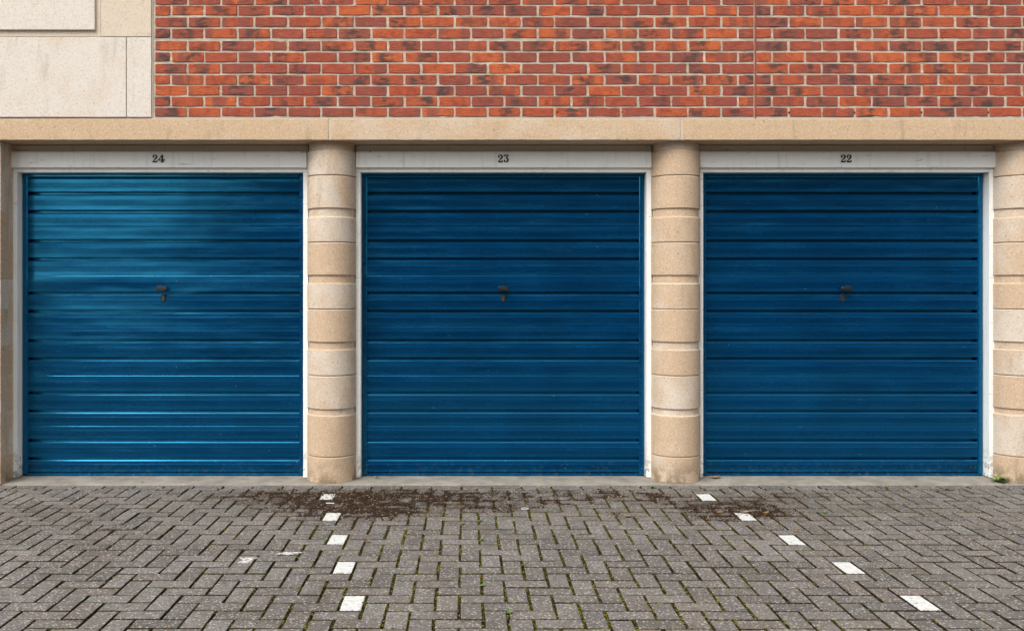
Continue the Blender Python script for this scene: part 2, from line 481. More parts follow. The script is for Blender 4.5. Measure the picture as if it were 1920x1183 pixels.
def rough_block(name, x0, x1, y0, y1, z0, z1, bev=0.004, amp=0.0012, step=0.04):
    """stone block: bevelled, edges slightly nibbled"""
    bm = bmesh.new()
    bmesh.ops.create_cube(bm, size=1.0)
    for v in bm.verts:
        v.co = Vector(((x0 + x1) / 2 + v.co.x * (x1 - x0), (y0 + y1) / 2 + v.co.y * (y1 - y0), (z0 + z1) / 2 + v.co.z * (z1 - z0)))
    def cuts(ax, a, b):
        n = min(60, max(1, int((b - a) / step)))
        for i in range(1, n):
            p = [0, 0, 0]; p[ax] = a + (b - a) * i / n
            nn = [0, 0, 0]; nn[ax] = 1
            bmesh.ops.bisect_plane(bm, geom=bm.verts[:] + bm.edges[:] + bm.faces[:], plane_co=p, plane_no=nn)
    cuts(0, x0, x1)
    cuts(2, z0, z1)
    sharp = [e for e in bm.edges if len(e.link_faces) == 2 and e.calc_face_angle(0) > 0.6]
    bmesh.ops.bevel(bm, geom=sharp, offset=bev, segments=2, affect='EDGES', profile=0.6)
    for v in bm.verts:
        onx = min(abs(v.co.x - x0), abs(v.co.x - x1))
        onz = min(abs(v.co.z - z0), abs(v.co.z - z1))
        if v.co.y < y0 + bev * 1.1 and (onx < bev * 1.2 or onz < bev * 1.2):
            q = noise.noise_vector(v.co * 23.0 + Vector((x0 * 7, 3.1, z0 * 5)))
            v.co += Vector((q.x, abs(q.y) * 1.2, q.z)) * amp
    me = bpy.data.meshes.new(name)
    bm.to_mesh(me)
    bm.free()
    return me

def extrude_profile(name, prof, x0, x1, smooth=False):
    """prof: list of (y, z), closed loop, extruded along x"""
    n = len(prof)
    vs = [(x0, y, z) for y, z in prof] + [(x1, y, z) for y, z in prof]
    fs = [(i, (i + 1) % n, n + (i + 1) % n, n + i) for i in range(n)]
    fs += [tuple(range(n)), tuple(range(2 * n - 1, n - 1, -1))]
    return mesh_from(name, vs, fs, smooth)

# ------------------------------------------------------------------ ground
g = obj('ground', mesh_from('ground', [(-400, -400, -0.012), (400, -400, -0.012), (400, 400, -0.012), (-400, 400, -0.012)], [(0, 1, 2, 3)]), 'joint')
tag(g, kind='structure')
pav = bpy.data.objects.new('pavement', None)
C.objects.link(pav)
tag(pav, kind='structure')

def paver_mesh(name, L, W, seed):
    rr = random.Random(seed)
    def ring(ix, z):
        pts = []
        for sx, sy in ((-1, -1), (1, -1), (1, 1), (-1, 1)):
            pts.append((sx * (L / 2 - ix) + rr.uniform(-.0012, .0012), sy * (W / 2 - ix) + rr.uniform(-.0012, .0012), z))
        return pts
    vs = ring(0.0046, 0.0) + ring(0.0020, -0.0016) + ring(0.0, -0.006) + ring(0.0, -0.03)
    fs = [(0, 1, 2, 3)]
    for k in range(3):
        for i in range(4):
            fs.append((k * 4 + i, k * 4 + (i + 1) % 4, (k + 1) * 4 + (i + 1) % 4, (k + 1) * 4 + i))
    me = mesh_from(name, vs, fs)
    return me

GAP = 0.0084
paver_vars = [paver_mesh('paver', 0.2 - GAP + (s % 3 - 1) * .0022, 0.1 - GAP + (s % 4 - 1.5) * .0016, s) for s in range(12)]
white_vars = [paver_mesh('white_paver', 0.2 - GAP, 0.1 - GAP, s + 20) for s in range(3)]
for me in paver_vars: me.materials.append(M['paver'])
for me in white_vars: me.materials.append(M['wpaver'])
def stain(me):                          # soil-stained flanks below the arris
    if len(me.materials) < 2: me.materials.append(M['joint'])
    for p in me.polygons:
        if p.center.z < -0.0030 and abs(p.normal.z) < 0.9: p.material_index = 1
for me in paver_vars + white_vars: stain(me)

EDGE0, EDGE1 = -0.060, 0.040           # course of stretchers along the threshold
PX = 0.1010                             # block pitch along the wall
WX, WY = -0.535, -2.41                 # near left corner of the nearest white block
whites = set()
for i in range(5):
    whites.add((-i, 5 * i))
    whites.add((24 - i, 5 * i))

def px_of(x, y, z=0.0):
    d = y - CAM_Y
    if d < 0.3: return None
    return 874 + x * F_PX / d, 533 + (CAM_Z - z) * F_PX / d, d

cells = []                              # (x, y, vertical, white, length)
for n in range(-70, 24):
    for m in range(-80, 90):
        if (m + n) % 4 == 0:
            x0, y0 = WX + m * PX, WY + n * 0.1
            cells.append((x0 + PX / 2, y0 + 0.10, True, (m, n) in whites))
            x1 = x0 - 2 * PX
            cells.append((x1 + PX, y0 + 0.05, False, False))
pieces = []
for x, y, vert, wh in cells:
    if abs(x) > 6.4 or y < -8.0: continue
    hl = 0.1 if vert else 0.05
    top = y + hl
    if y - hl > EDGE0 - 0.025: continue
    cut = max(0.0, top - (EDGE0 - 0.001))
    pieces.append((x, y, vert, wh, cut))
for i in range(-32, 33):
    pieces.append((0.07 + i * 0.2, (EDGE0 + EDGE1) / 2, False, False, 0.0))
# the 300 that show largest in the picture are parts of their own
def shown(p):
    q = px_of(p[0], p[1])
    if q is None: return -1
    u, v, d = q
    if not (-45 < u < 1965 and 880 < v < 1200): return -1
    return 0.02 * F_PX * F_PX * CAM_Z / d ** 3
order = sorted(range(len(pieces)), key=lambda i: (not pieces[i][3], -shown(pieces[i])))
single = set(i for i in order[:300] if shown(pieces[i]) > 0)
jv, jf = [], []
jm = []
for i, (x, y, vert, wh, cut) in enumerate(pieces):
    me = random.choice(white_vars if wh else paver_vars)
    dx, dy = U(-.0013, .0013), U(-.0013, .0013)
    # slight settlement of the surface
    dz = U(-.0016, .0016) + 0.004 * noise.noise(Vector((x * 0.9, y * 0.9, 3.0)))
    rz = (math.pi / 2 if vert else 0) + random.choice((0, math.pi)) + U(-.010, .010)
    tx, ty = U(-.008, .008), U(-.008, .008)
    sc = 1.0
    if cut > 0:
        full = 0.2 if vert else 0.1
        sc = (full - cut) / full
        y -= cut / 2
    if i in single and cut == 0:
        o = bpy.data.objects.new('paver', me)
        o.location = (x + dx, y + dy, dz)
        o.rotation_euler = (tx, ty, rz)
        o.parent = pav
        C.objects.link(o)
        if wh: o['label'] = 'paver painted white to mark the edge of a parking bay'
    else:
        mt = Matrix.Translation((x + dx, y + dy, dz)) @ Matrix.Diagonal((1, sc, 1, 1)) @ Matrix.Rotation(rz, 4, 'Z')
        b = len(jv)
        jv += [mt @ v.co for v in me.vertices]
        jf += [tuple(b + q for q in p.vertices) for p in me.polygons]
        jm += [p.material_index for p in me.polygons]
rest = obj('paver_field', mesh_from('paver_field', jv, jf), 'paver', pav)
rest.data.materials.append(M['joint'])
rest.data.polygons.foreach_set('material_index', jm)
tag(rest, kind='stuff')

# concrete threshold strip in front of the doors, with a rough front edge
vs, fs = [], []
NX = 160
for i in range(NX + 1):
    x = -4.4 + 9.0 * i / NX
    e = noise.noise(Vector((x * 6, 0, 0))) * 0.005 + noise.noise(Vector((x * 30, 5, 0))) * 0.002
    vs += [(x, EDGE1 + 0.006 + e, -0.02), (x, EDGE1 + 0.007 + e, 0.004), (x, EDGE1 + 0.016 + e, 0.008),
           (x, 0.20, 0.012 + 0.001 * noise.noise(Vector((x * 9, 2, 0)))), (x, 0.60, 0.016)]
for i in range(NX):
    for k in range(4):
        a = i * 5 + k
        fs.append((a, a + 5, a + 6, a + 1))
tag(obj('threshold', mesh_from('threshold', vs, fs, True), 'concrete'), kind='structure')

# ------------------------------------------------------------------ unseen solid box added behind the doors to block light
bx = obj('garage_light_block', box_mesh('garage_light_block', -4.4, 4.6, 0.50, 6.0, -0.02, 4.3, 0), 'dark')
tag(bx, kind='structure')

# ------------------------------------------------------------------ brick wall
BX0, BXJ = -2.106, 1.945               # left end, movement joint
wall = empty('brick_wall', (0, 0, 2.47), 'red and purple brick wall with pale mortar above the blue garage doors', 'brick wall')
W0 = Vector((0, 0, 2.47))
def wpart(name, me, mat, loc=(0, 0, 0), rot=(0, 0, 0)):
    return obj(name, me, mat, wall, Vector(loc) - W0, rot)

# mortar: a gently wavy sheet with thickness, recessed behind the brick faces
def mortar_mesh(x0, x1, z0, z1):
    vs, fs = [], []
    nx, nz = int((x1 - x0) / 0.03), int((z1 - z0) / 0.0125)
    for j in range(nz + 1):
        for i in range(nx + 1):
            x, z = x0 + (x1 - x0) * i / nx, z0 + (z1 - z0) * j / nz
            vs.append((x, 0.0045 + 0.0022 * noise.noise(Vector((x * 14, 0, z * 40))), z))
    for j in range(nz):
        for i in range(nx):
            a = j * (nx + 1) + i
            fs.append((a, a + 1, a + nx + 2, a + nx + 1))
    b = len(vs)
    vs += [(x0, 0.3, z0), (x1, 0.3, z0), (x1, 0.3, z1), (x0, 0.3, z1)]
    c = (0, nx, nz * (nx + 1) + nx, nz * (nx + 1))
    fs.append((b, b + 1, b + 2, b + 3))
    fs.append(tuple(range(0, nx + 1)) + (b + 1, b))
    fs.append(tuple(range(nz * (nx + 1), (nz + 1) * (nx + 1))) + (b + 2, b + 3))
    fs.append(tuple(j * (nx + 1) for j in range(nz + 1)) + (b + 3, b))
    fs.append(tuple(j * (nx + 1) + nx for j in range(nz + 1)) + (b + 2, b + 1))
    return mesh_from('mortar', vs, fs)
wpart('mortar', mortar_mesh(BX0, 4.60, 2.472, 3.62), 'mortar', (0, 0, 0)).location = -W0

def brick_mesh(name, L, Hh, seed, chip=False):
    rr = random.Random(seed)
    pts = []
    nl = max(2, int(L / 0.034))
    def walk(a, b, n):
        for i in range(n):
            t = i / n
            pts.append((a[0] + (b[0] - a[0]) * t, a[1] + (b[1] - a[1]) * t))
    c = [(-L / 2, -Hh / 2), (L / 2, -Hh / 2), (L / 2, Hh / 2), (-L / 2, Hh / 2)]
    walk(c[0], c[1], nl); walk(c[1], c[2], 2); walk(c[2], c[3], nl); walk(c[3], c[0], 2)
    n = len(pts)
    bow = rr.uniform(-.0008, .0008)
    out = []
    for x, z in pts:
        z += bow * (1 - (2 * x / L) ** 2)
        x += rr.uniform(-.0016, .0016); z += rr.uniform(-.0013, .0013)
        if abs(abs(x) - L / 2) < 0.004 and abs(abs(z) - Hh / 2) < 0.005:
            x *= rr.uniform(0.985, 0.998); z *= rr.uniform(0.93, 0.985)
        out.append((x, z))
    if chip:
        for _ in range(1):
            i = rr.randrange(n)
            x, z = out[i]
            out[i] = (x - math.copysign(rr.uniform(0, .005), x), z - math.copysign(rr.uniform(.003, .008), z))
    vs = [(x - math.copysign(.0022, x), U(-.0008, .0008), z - math.copysign(.0018, z)) for x, z in out]
    vs += [(x, 0.0024 + rr.uniform(-.0008, .0012), z) for x, z in out]
    vs += [(x * 1.005, 0.035, z * 1.01) for x, z in out]
    fs = [tuple(range(n))]
    for k in range(2):
        for i in range(n):
            fs.append((k * n + i, k * n + (i + 1) % n, (k + 1) * n + (i + 1) % n, (k + 1) * n + i))
    return mesh_from(name, vs, fs)

zc = [2.5166, 2.589, 2.661, 2.734, 2.810, 2.886, 2.963, 3.046, 3.123, 3.200, 3.2715, 3.346, 3.421, 3.496, 3.571]
PITCH = 0.22445
BL, BH = 0.2105, 0.0632
full = [brick_mesh('brick', BL, BH, s, s % 5 == 0) for s in range(14)]
half = [brick_mesh('brick', 0.0985, BH, 50 + s, s == 0) for s in range(3)]
low = [brick_mesh('brick', BL, 0.0585, 80 + s, s % 2 == 0) for s in range(6)]   # bottom course, more ragged
for me in full + half + low: me.materials.append(M['brick'])
jv, jf = [], []
nb = 0
weeps = []
for ci, z in enumerate(zc):
    odd = ci % 2
    xs = []
    s0 = BX0 + 0.014
    if not odd:
        xs += [(s0 + BL / 2 + i * PITCH, 'f') for i in range(18)]
    else:
        xs += [(s0 + 0.0985 / 2, 'h')]
        xs += [(s0 + PITCH / 2 + BL / 2 + i * PITCH, 'f') for i in range(17)]
        xs += [(s0 + 17.5 * PITCH + 0.0985 / 2, 'h')]
    s1 = BXJ + 0.007
    if not odd:
        xs += [(s1 + BL / 2 + i * PITCH, 'f') for i in range(11)]
    else:
        xs += [(s1 + 0.0985 / 2, 'h')]
        xs += [(s1 + PITCH / 2 + BL / 2 + i * PITCH, 'f') for i in range(11)]
    for x, kd in xs:
        me = random.choice(half if kd == 'h' else (low if ci == 0 else full))
        mir = random.choice((0.0, math.pi))
        px, py, _ = px_of(x, 0, z)
        loc = Vector((x + U(-.002, .002), U(-.0022, .0012), z + U(-.0012, .0012)))
        if px < 1948 and py > -12 and nb < 300:
            o = bpy.data.objects.new('brick', me)
            o.location = loc - W0
            o.rotation_euler = (U(-.012, .012), U(-.006, .006), U(-.010, .010))
            o.parent = wall
            C.objects.link(o)
            nb += 1
        else:
            b = len(jv)
            jv += [v.co + loc for v in me.vertices]
            jf += [tuple(b + q for q in p.vertices) for p in me.polygons]
    # upright joints: mortar a little proud here and there
o = wpart('brick_field', mesh_from('brick_field', jv, jf), 'brick')
o.location = -W0
tag(o, kind='stuff')
wpart('movement_joint', box_mesh('movement_joint', -.0050, .0050, -.0012, 0.03, 2.474, 3.62, 0), 'sealant', (BXJ + .001, 0, 0)).location = Vector((BXJ + .001, 0, 0)) - W0

def disc_mesh(name, r, depth, n=12):
    vs = [(math.cos(2 * math.pi * i / n) * r, y, math.sin(2 * math.pi * i / n) * r) for y in (0, depth) for i in range(n)]
    fs = [tuple(range(n)), tuple(range(n, 2 * n))] + [(i, (i + 1) % n, n + (i + 1) % n, n + i) for i in range(n)]
    return mesh_from(name, vs, fs)
weep_me = disc_mesh('weep_hole', 0.0062, 0.02)
for u in (797, 920, 1045, 1167.5, 1293, 1480, 1602, 1728, 1853):
    wpart('weep_hole', weep_me, 'hole', ((u - 874) * 6.34 / F_PX, 0.0005, 2.5155))

# ------------------------------------------------------------------ stone band (lintel course)
band = empty('stone_band', (0, 0, 2.329), 'long ochre stone lintel band between brick wall and garage doors', 'stone band')
B0 = Vector((0, 0, 2.329))
def bpart(name, me, mat):
    o = obj(name, me, mat, band)
    o.location = -B0
    return o
ZB0, ZB1 = 2.329, 2.4705
for a, b in ((-4.4, -3.30), (-3.294, -0.926), (-0.914, 1.442), (1.456, 3.838), (3.850, 4.6)):
    bpart('lintel_stone', rough_block('lintel_stone', a, b, -0.006, 0.30, ZB0, ZB1, 0.004, 0.0022, 0.03), 'band')
bpart('bed_joint', box_mesh('bed_joint', -4.4, 4.6, 0.0015, 0.28, ZB1 + .0003, ZB1 + 0.0105, 0), 'joint_line')
for x in (-3.297, -0.920, 1.449, 3.844):
    bpart('mortar_joint', box_mesh('mortar_joint', x - .0072, x + .0072, -0.001, 0.28, ZB0 + .001, ZB1 - .001, 0), 'joint_line')

# ------------------------------------------------------------------ pale stone facing, upper left
clad = empty('stone_facing', (-2.6, 0, 2.48), 'pale cream stone facing beside the brick wall, with a raised panel', 'stone facing')
K0 = Vector((-2.6, 0, 2.48))
def cpart(name, me, mat, label=None):
    o = obj(name, me, mat, clad)
    o.location = -K0
    if label: o['label'] = label
    return o
cpart('stone_block', rough_block('stone_block', -3.62, -2.2845, -0.010, 0.2, 2.4815, 3.0175, 0.004, 0.0012, 0.08), 'pale')
cpart('stone_block', rough_block('stone_block', -2.2795, -2.1165, -0.009, 0.2, 2.4815, 3.0175, 0.003, 0.001, 0.08), 'pale')
cpart('stone_block', rough_block('stone_block', -2.4530, -2.1165, -0.009, 0.2, 3.0225, 3.62, 0.003, 0.001, 0.08), 'pale')
cpart('stone_block', rough_block('stone_block', -4.4, -2.4570, -0.004, 0.2, 3.0225, 3.62, 0.003, 0.001, 0.08), 'pale')
cpart('stone_block', rough_block('stone_block', -4.4, -3.6250, -0.009, 0.2, 2.4815, 3.0175, 0.003, 0.001, 0.08), 'pale')
cpart('raised_panel', rough_block('raised_panel', -4.35, -2.4905, -0.024, 0.0, 3.0640, 3.60, 0.005, 0.0015, 0.08), 'pale')
cpart('backing_joint', box_mesh('backing_joint', -4.4, -2.1062, 0.0015, 0.26, 2.4812, 3.62, 0), 'joint_line')

# ------------------------------------------------------------------ columns and pier
COL_R, COL_Y = 0.169, 0.22
# (bottom z, top z, 'd' drum / 'n' recessed neck)
DR = [(0.008, 0.185, 'd'), (0.188, 0.467, 'd'), (0.467, 0.510, 'n'), (0.510, 0.7365, 'd'), (0.7395, 0.915, 'd'), (0.915, 0.966, 'n'),
      (0.966, 1.1885, 'd'), (1.1915, 1.367, 'd'), (1.367, 1.4215, 'n'), (1.4215, 1.6445, 'd'), (1.6475, 1.819, 'd'), (1.819, 1.877, 'n'),
      (1.877, 2.0995, 'd'), (2.1025, 2.275, 'd'), (2.275, 2.3275, 'n')]
def drum_mesh(name, z0, z1, kind, seed):
    """engaged round drum: semicircle in front, straight cheeks into the wall"""
    rr = random.Random(seed)
    NS = 48
    def outline(r):
        pts = [(-r, 0.11)]
        for i in range(NS + 1):
            a = math.pi + math.pi * i / NS
            pts.append((math.cos(a) * r, math.sin(a) * r))
        pts.append((r, 0.11))
        return pts
    if kind == 'd':
        prof = [(z0, -0.004), (z0 + 0.0012, -0.0018), (z0 + 0.004, 0.0), (z1 - 0.0065, 0.0), (z1 - 0.002, -0.003), (z1, -0.0085)]
    else:
        prof = [(z0 - 0.004, -0.0075), (z0 + 0.006, -0.0098), (z1 + 0.002, -0.0112)]
    vs, fs = [], []
    n = NS + 3
    for z, d in prof:
        for x, y in outline(COL_R + d):
            q = noise.noise(Vector((x * 30, y * 30, z * 30 + seed))) * (0.0012 if abs(d) > 0.001 else 0.0004)
            vs.append((x * (1 + q * 3), y * (1 + q * 3), z + q * (0.7 if kind == 'd' else 0.2)))
    for k in range(len(prof) - 1):
        for i in range(n - 1):
            fs.append((k * n + i, k * n + i + 1, (k + 1) * n + i + 1, (k + 1) * n + i))
    fs.append(tuple(range(n)))
    fs.append(tuple((len(prof) - 1) * n + i for i in range(n)))
    for k in range(len(prof) - 1):
        fs.append((k * n, (k + 1) * n, (k + 1) * n + n - 1, k * n + n - 1))
    me = mesh_from(name, vs, fs)
    for p in me.polygons:
        p.use_smooth = len(p.vertices) == 4
    for e in me.edges:                  # keep every arris crisp, smooth only round the shaft
        a, b = (me.vertices[q].co for q in e.vertices)
        if (Vector((a.x, a.y)) - Vector((b.x, b.y))).length > 0.004: e.use_edge_sharp = True
    return me
cols = ((-0.934, 'round banded buff stone column between doors 24 and 23'),
        (1.455, 'round banded buff stone column between doors 23 and 22'),
        (3.833, 'round banded buff stone column right of door 22, cut off by the picture edge'))
for ci, (cx, lab) in enumerate(cols):
    t = empty('stone_column', (cx, COL_Y, 0), lab, 'column', 'round stone columns between the garage doors')
    for di, (a, b, kd) in enumerate(DR):
        o = obj('drum' if kd == 'd' else 'neck', drum_mesh('drum', a, b, kd, ci * 31 + di), 'stone', t)
    core = drum_mesh('core', 0.003, 2.326, 'n', 500 + ci)
    for v in core.vertices:
        v.co.x *= 0.95; v.co.y *= 0.95
        v.co.z = min(max(v.co.z, 0.009), 2.326)
    obj('mortar_core', core, 'joint_line', t)

pier = empty('stone_pier', (-3.6, 0.2, 0), 'square buff stone pier at the left edge beside door 24', 'pier')
P0 = Vector((-3.6, 0.2, 0))
zz = [0.008, 0.185, 0.467, 0.510, 0.738, 0.915, 0.966, 1.190, 1.367, 1.4215, 1.646, 1.819, 1.877, 2.101, 2.3275]
def prt(name, me, mat):
    o = obj(name, me, mat, pier)
    o.location = -P0
zz = [0.006, 0.185, 0.488, 0.738, 0.940, 1.190, 1.394, 1.646, 1.848, 2.101, 2.3275]
for i in range(len(zz) - 1):
    a, b = zz[i] + 0.0015, zz[i + 1] - 0.0015
    ys = (0.035, 0.155, 0.40) if i % 2 else (0.035, 0.40)
    for y0, y1 in zip(ys[:-1], ys[1:]):
        prt('stone_block', rough_block('stone_block', -3.60, -3.150, y0 + .001, y1 - .002, a, b, 0.003, 0.001, 0.2), 'stone')
    prt('stone_block', rough_block('stone_block', -4.30, -3.603, 0.036, 0.40, a, b, 0.003, 0.001, 0.2), 'stone')
prt('mortar_core', box_mesh('mortar_core', -4.29, -3.1525, 0.038, 0.40, 0.004, 2.327, 0), 'joint_line')
wing = obj('stone_wall', rough_block('stone_wall', 3.99, 4.6, 0.15, 0.45, 0.0, 2.3275, 0.004, 0.001, 0.3), 'stone')
tag(wing, 'plain buff stone wall right of the last column, outside the picture', 'wall')

# ------------------------------------------------------------------ garage doors
DOOR_Y = 0.29
def zd(y):                              # picture row on the door plane -> height
    return 1.36 - (y - 533) * 0.003752

def ribs(z_lo, z_hi, n=5, d=0.0030):
    """fine raised ribs between two heights, listed from the top down: (z, y)"""
    out = []
    p = (z_hi - z_lo) / n
    for i in range(n):
        t = z_hi - i * p
        out += [(t, 0.0), (t - p * 0.30, -d), (t - p * 0.66, -d), (t - p * 0.76, 0.0)]
    return out

def slat_profile(top, bot, kind):
    """profile from the top edge down; y negative = towards the viewer"""
    z1, z0 = zd(top), zd(bot - 0.9)
    pr = [(z1 - 0.0070, 0.048), (z1 - 0.0012, 0.0150), (z1 + 0.0002, 0.0076), (z1 - 0.0082, 0.0)]
    H = z1 - z0
    def one(zt, zb):
        h = zt - zb
        return ribs(zb + h * 0.26, zb + h * 0.66, 5)
    if kind == 1:
        pr += one(z1, z0)
    else:
        mid = (z1 + z0) / 2
        pr += one(z1, mid)
        if kind == 2:                   # sharp step between the two rib groups
            pr += [(mid + 0.0040, 0.0), (mid + 0.0036, 0.0050), (mid + 0.0006, 0.0050), (mid - 0.0050, 0.0)]
        else:                           # faint crease
            pr += [(mid + 0.0020, 0.0), (mid + 0.0010, 0.0012), (mid - 0.0010, 0.0)]
        pr += one(mid, z0)
    pr += [(z0 + 0.0025, 0.0), (z0 + 0.0012, 0.0012), (z0 + 0.0022, 0.048)]
    return [(y, z) for z, y in pr]

SL = [(334, 361, 1), (365.2, 395, 1), (399.5, 450, 2), (454.3, 484, 1), (488.3, 548, 3), (552.3, 582, 1), (586.3, 637, 2),
      (641, 671, 1), (675.2, 735, 3), (739.2, 769, 1), (773.2, 824, 2), (828, 858, 1), (862, 886, 1)]
HW = 0.990
BW = 0.034
slat_me = []
for t, b, kd in SL:
    me = extrude_profile('slat', slat_profile(t, b, kd), -(HW - BW) + 0.0015, HW - BW - 0.0015)
    me.materials.append(M['door'])
    slat_me.append(me)
back_me = box_mesh('back_sheet', -(HW - BW - .001), HW - BW - .001, 0.0485, 0.055, 0.02, 2.145, 0)
def stile_mesh(sx):
    x0, x1 = (HW - BW, HW)
    pr = [(0.0, -0.001), (0.006, -0.006), (0.028, -0.006), (0.034, -0.001), (0.034, 0.03), (0.0, 0.03)]
    vs, fs = [], []
    for z in (0.021, 2.147):
        for dx, y in pr:
            vs.append((sx * (x0 + dx), y, z))
    n = len(pr)
    fs = [(i, (i + 1) % n, n + (i + 1) % n, n + i) for i in range(n)] + [tuple(range(n)), tuple(range(n, 2 * n))]
    return mesh_from('side_rail', vs, fs)
rail_l, rail_r = stile_mesh(-1), stile_mesh(1)
top_me = extrude_profile('top_rail', [(0.03, 2.146), (-0.004, 2.146), (-0.005, zd(331)), (0.0, zd(333.5)), (0.03, zd(333.5))], -(HW - BW) + .001, HW - BW - .001)
bot_me = extrude_profile('bottom_rail', [(0.03, zd(886.6)), (0.004, zd(886.6)), (-0.003, zd(888.2)), (-0.0035, zd(889.2)), (-0.001, zd(895)), (0.03, zd(895))], -(HW - BW) + .001, HW - BW - .001)
for me in (back_me, rail_l, rail_r, top_me, bot_me): me.materials.append(M['door'])

def pill_mesh(name, L, Hh, y0, y1, bev, n=8):
    """rounded oblong plate"""
    def ring(ins, y):
        r = Hh / 2 - ins
        pts = []
        for s, c in ((1, L / 2 - Hh / 2), (-1, -(L / 2 - Hh / 2))):
            for i in range(n + 1):
                a = -math.pi / 2 + math.pi * i / n
                pts.append((c + s * math.cos(a) * r, y, s * math.sin(a) * r))
        return pts
    rs = [ring(bev, y0), ring(0, y0 + bev), ring(0, y1)]
    m = len(rs[0])
    vs = [p for q in rs for p in q]
    fs = [tuple(range(m)), tuple(range(2 * m, 3 * m))]
    for k in range(2):
        fs += [(k * m + i, k * m + (i + 1) % m, (k + 1) * m + (i + 1) % m, (k + 1) * m + i) for i in range(m)]
    return mesh_from(name, vs, fs)
grip_me = pill_mesh('grip', 0.077, 0.034, -0.052, -0.034, 0.006)
stem_me = disc_mesh('stem', 0.009, 0.040, 14)
rose_me = pill_mesh('rose', 0.030, 0.024, -0.0085, 0.004, 0.002)
def lock_mesh():
    n = 14
    out = []
    for i in range(n):                   # round top
        a = R(-35) + R(250) * i / (n - 1)
        out.append((math.cos(a) * 0.0088, 0.010 + math.sin(a) * 0.0088))
    out += [(-0.0052, -0.020), (-0.003, -0.0235), (0.003, -0.0235), (0.0052, -0.020)]
    m = len(out)
    vs = [(x, y, z) for y in (-0.009, 0.004) for x, z in out]
    fs = [tuple(range(m)), tuple(range(m, 2 * m))] + [(i, (i + 1) % m, m + (i + 1) % m, m + i) for i in range(m)]
    return mesh_from('lock_barrel', vs, fs)
lock_me = lock_mesh()
plate_me = pill_mesh('lock_plate', 0.056, 0.030, -0.0075, 0.004, 0.002)
key_me = box_mesh('keyhole', -.0012, .0012, -.0094, 0, 0.004, 0.016, 0)

BAYS = ((-2.1285, '24', 'leftmost blue slatted garage door, with a bright glossy sheen, below number 24', 0.0, 0.05),
        (0.2605, '23', 'middle blue slatted garage door below number 23, between two columns', 0.0, 0.06),
        (2.6440, '22', 'rightmost blue slatted garage door, deep blue, below number 22', 0.016, -0.05))
for bxx, num, lab, hx, tilt in BAYS:
    t = empty('garage_door', (bxx, DOOR_Y, 0), lab, 'garage door', 'blue up and over garage doors')
    for me in slat_me: obj('slat', me, None, t)
    obj('back_sheet', back_me, None, t)
    obj('side_rail', rail_l, None, t)
    obj('side_rail', rail_r, None, t)
    obj('top_rail', top_me, None, t)
    obj('bottom_rail', bot_me, None, t)
    h = obj('handle', rose_me, 'handle', t, (hx, 0, zd(541)))
    obj('grip', grip_me, 'handle', h, (0, 0, 0), (0, tilt, 0))
    obj('stem', stem_me, 'handle', h, (0, -0.038, 0))
    lk = obj('lock', plate_me, 'handle', t, (hx * 0.2, 0.0, zd(558.5)), (0, R(90), 0))
    obj('lock_barrel', lock_me, 'brass', lk, (0, 0, 0), (0, R(-90), 0))
    obj('keyhole', key_me, 'black', lk, (0, 0, 0), (0, R(-90), 0))

# ------------------------------------------------------------------ white frames with house numbers
def catmull(pts, wid, n=8):
    P = [Vector(p) for p in pts]
    o, ww = [], []
    for i in range(len(P) - 1):
        p0, p1, p2, p3 = P[max(i - 1, 0)], P[i], P[i + 1], P[min(i + 2, len(P) - 1)]
        for k in range(n):
            t = k / n
            o.append(0.5 * ((2 * p1) + (p2 - p0) * t + (2 * p0 - 5 * p1 + 4 * p2 - p3) * t * t + (3 * p1 - p0 - 3 * p2 + p3) * t ** 3))
            ww.append(1.22 * (wid[i] + (wid[i + 1] - wid[i]) * t))
    o.append(P[-1]); ww.append(1.22 * wid[-1])
    return o, ww
class Glyph:
    def __init__(s): s.v, s.f, s.k = [], [], 0
    def solid(s, loop):
        d = 0.0025 + 0.00025 * s.k; s.k += 1
        b, n = len(s.v), len(loop)
        s.v += [(x, -d, z) for x, z in loop] + [(x, 0, z) for x, z in loop]
        s.f += [tuple(range(b, b + n))] + [(b + i, b + (i + 1) % n, b + n + (i + 1) % n, b + n + i) for i in range(n)]
    def stroke(s, pts, wid):
        o, ww = catmull(pts, wid)
        d = 0.0025 + 0.00025 * s.k; s.k += 1
        b = len(s.v)
        for i, p in enumerate(o):
            q = (o[min(i + 1, len(o) - 1)] - o[max(i - 1, 0)]).normalized()
            nn = Vector((-q.y, q.x)) * ww[i] / 2
            for e in (p + nn, p - nn):
                s.v += [(e.x, -d, e.y), (e.x, 0, e.y)]
        for i in range(len(o) - 1):
            a = b + i * 4
            s.f += [(a, a + 4, a + 6, a + 2), (a, a + 1, a + 5, a + 4), (a + 2, a + 6, a + 7, a + 3)]
        s.f += [(b, b + 2, b + 3, b + 1), (b + 4 * len(o) - 4, b + 4 * len(o) - 3, b + 4 * len(o) - 1, b + 4 * len(o) - 2)]
    def disc(s, x, z, r):
        s.solid([(x + math.cos(i * math.pi / 7) * r, z + math.sin(i * math.pi / 7) * r) for i in range(14)])
    def mesh(s, h):
        k = h
        return mesh_from('digit', [(x * k, y, z * k) for x, y, z in s.v], s.f)
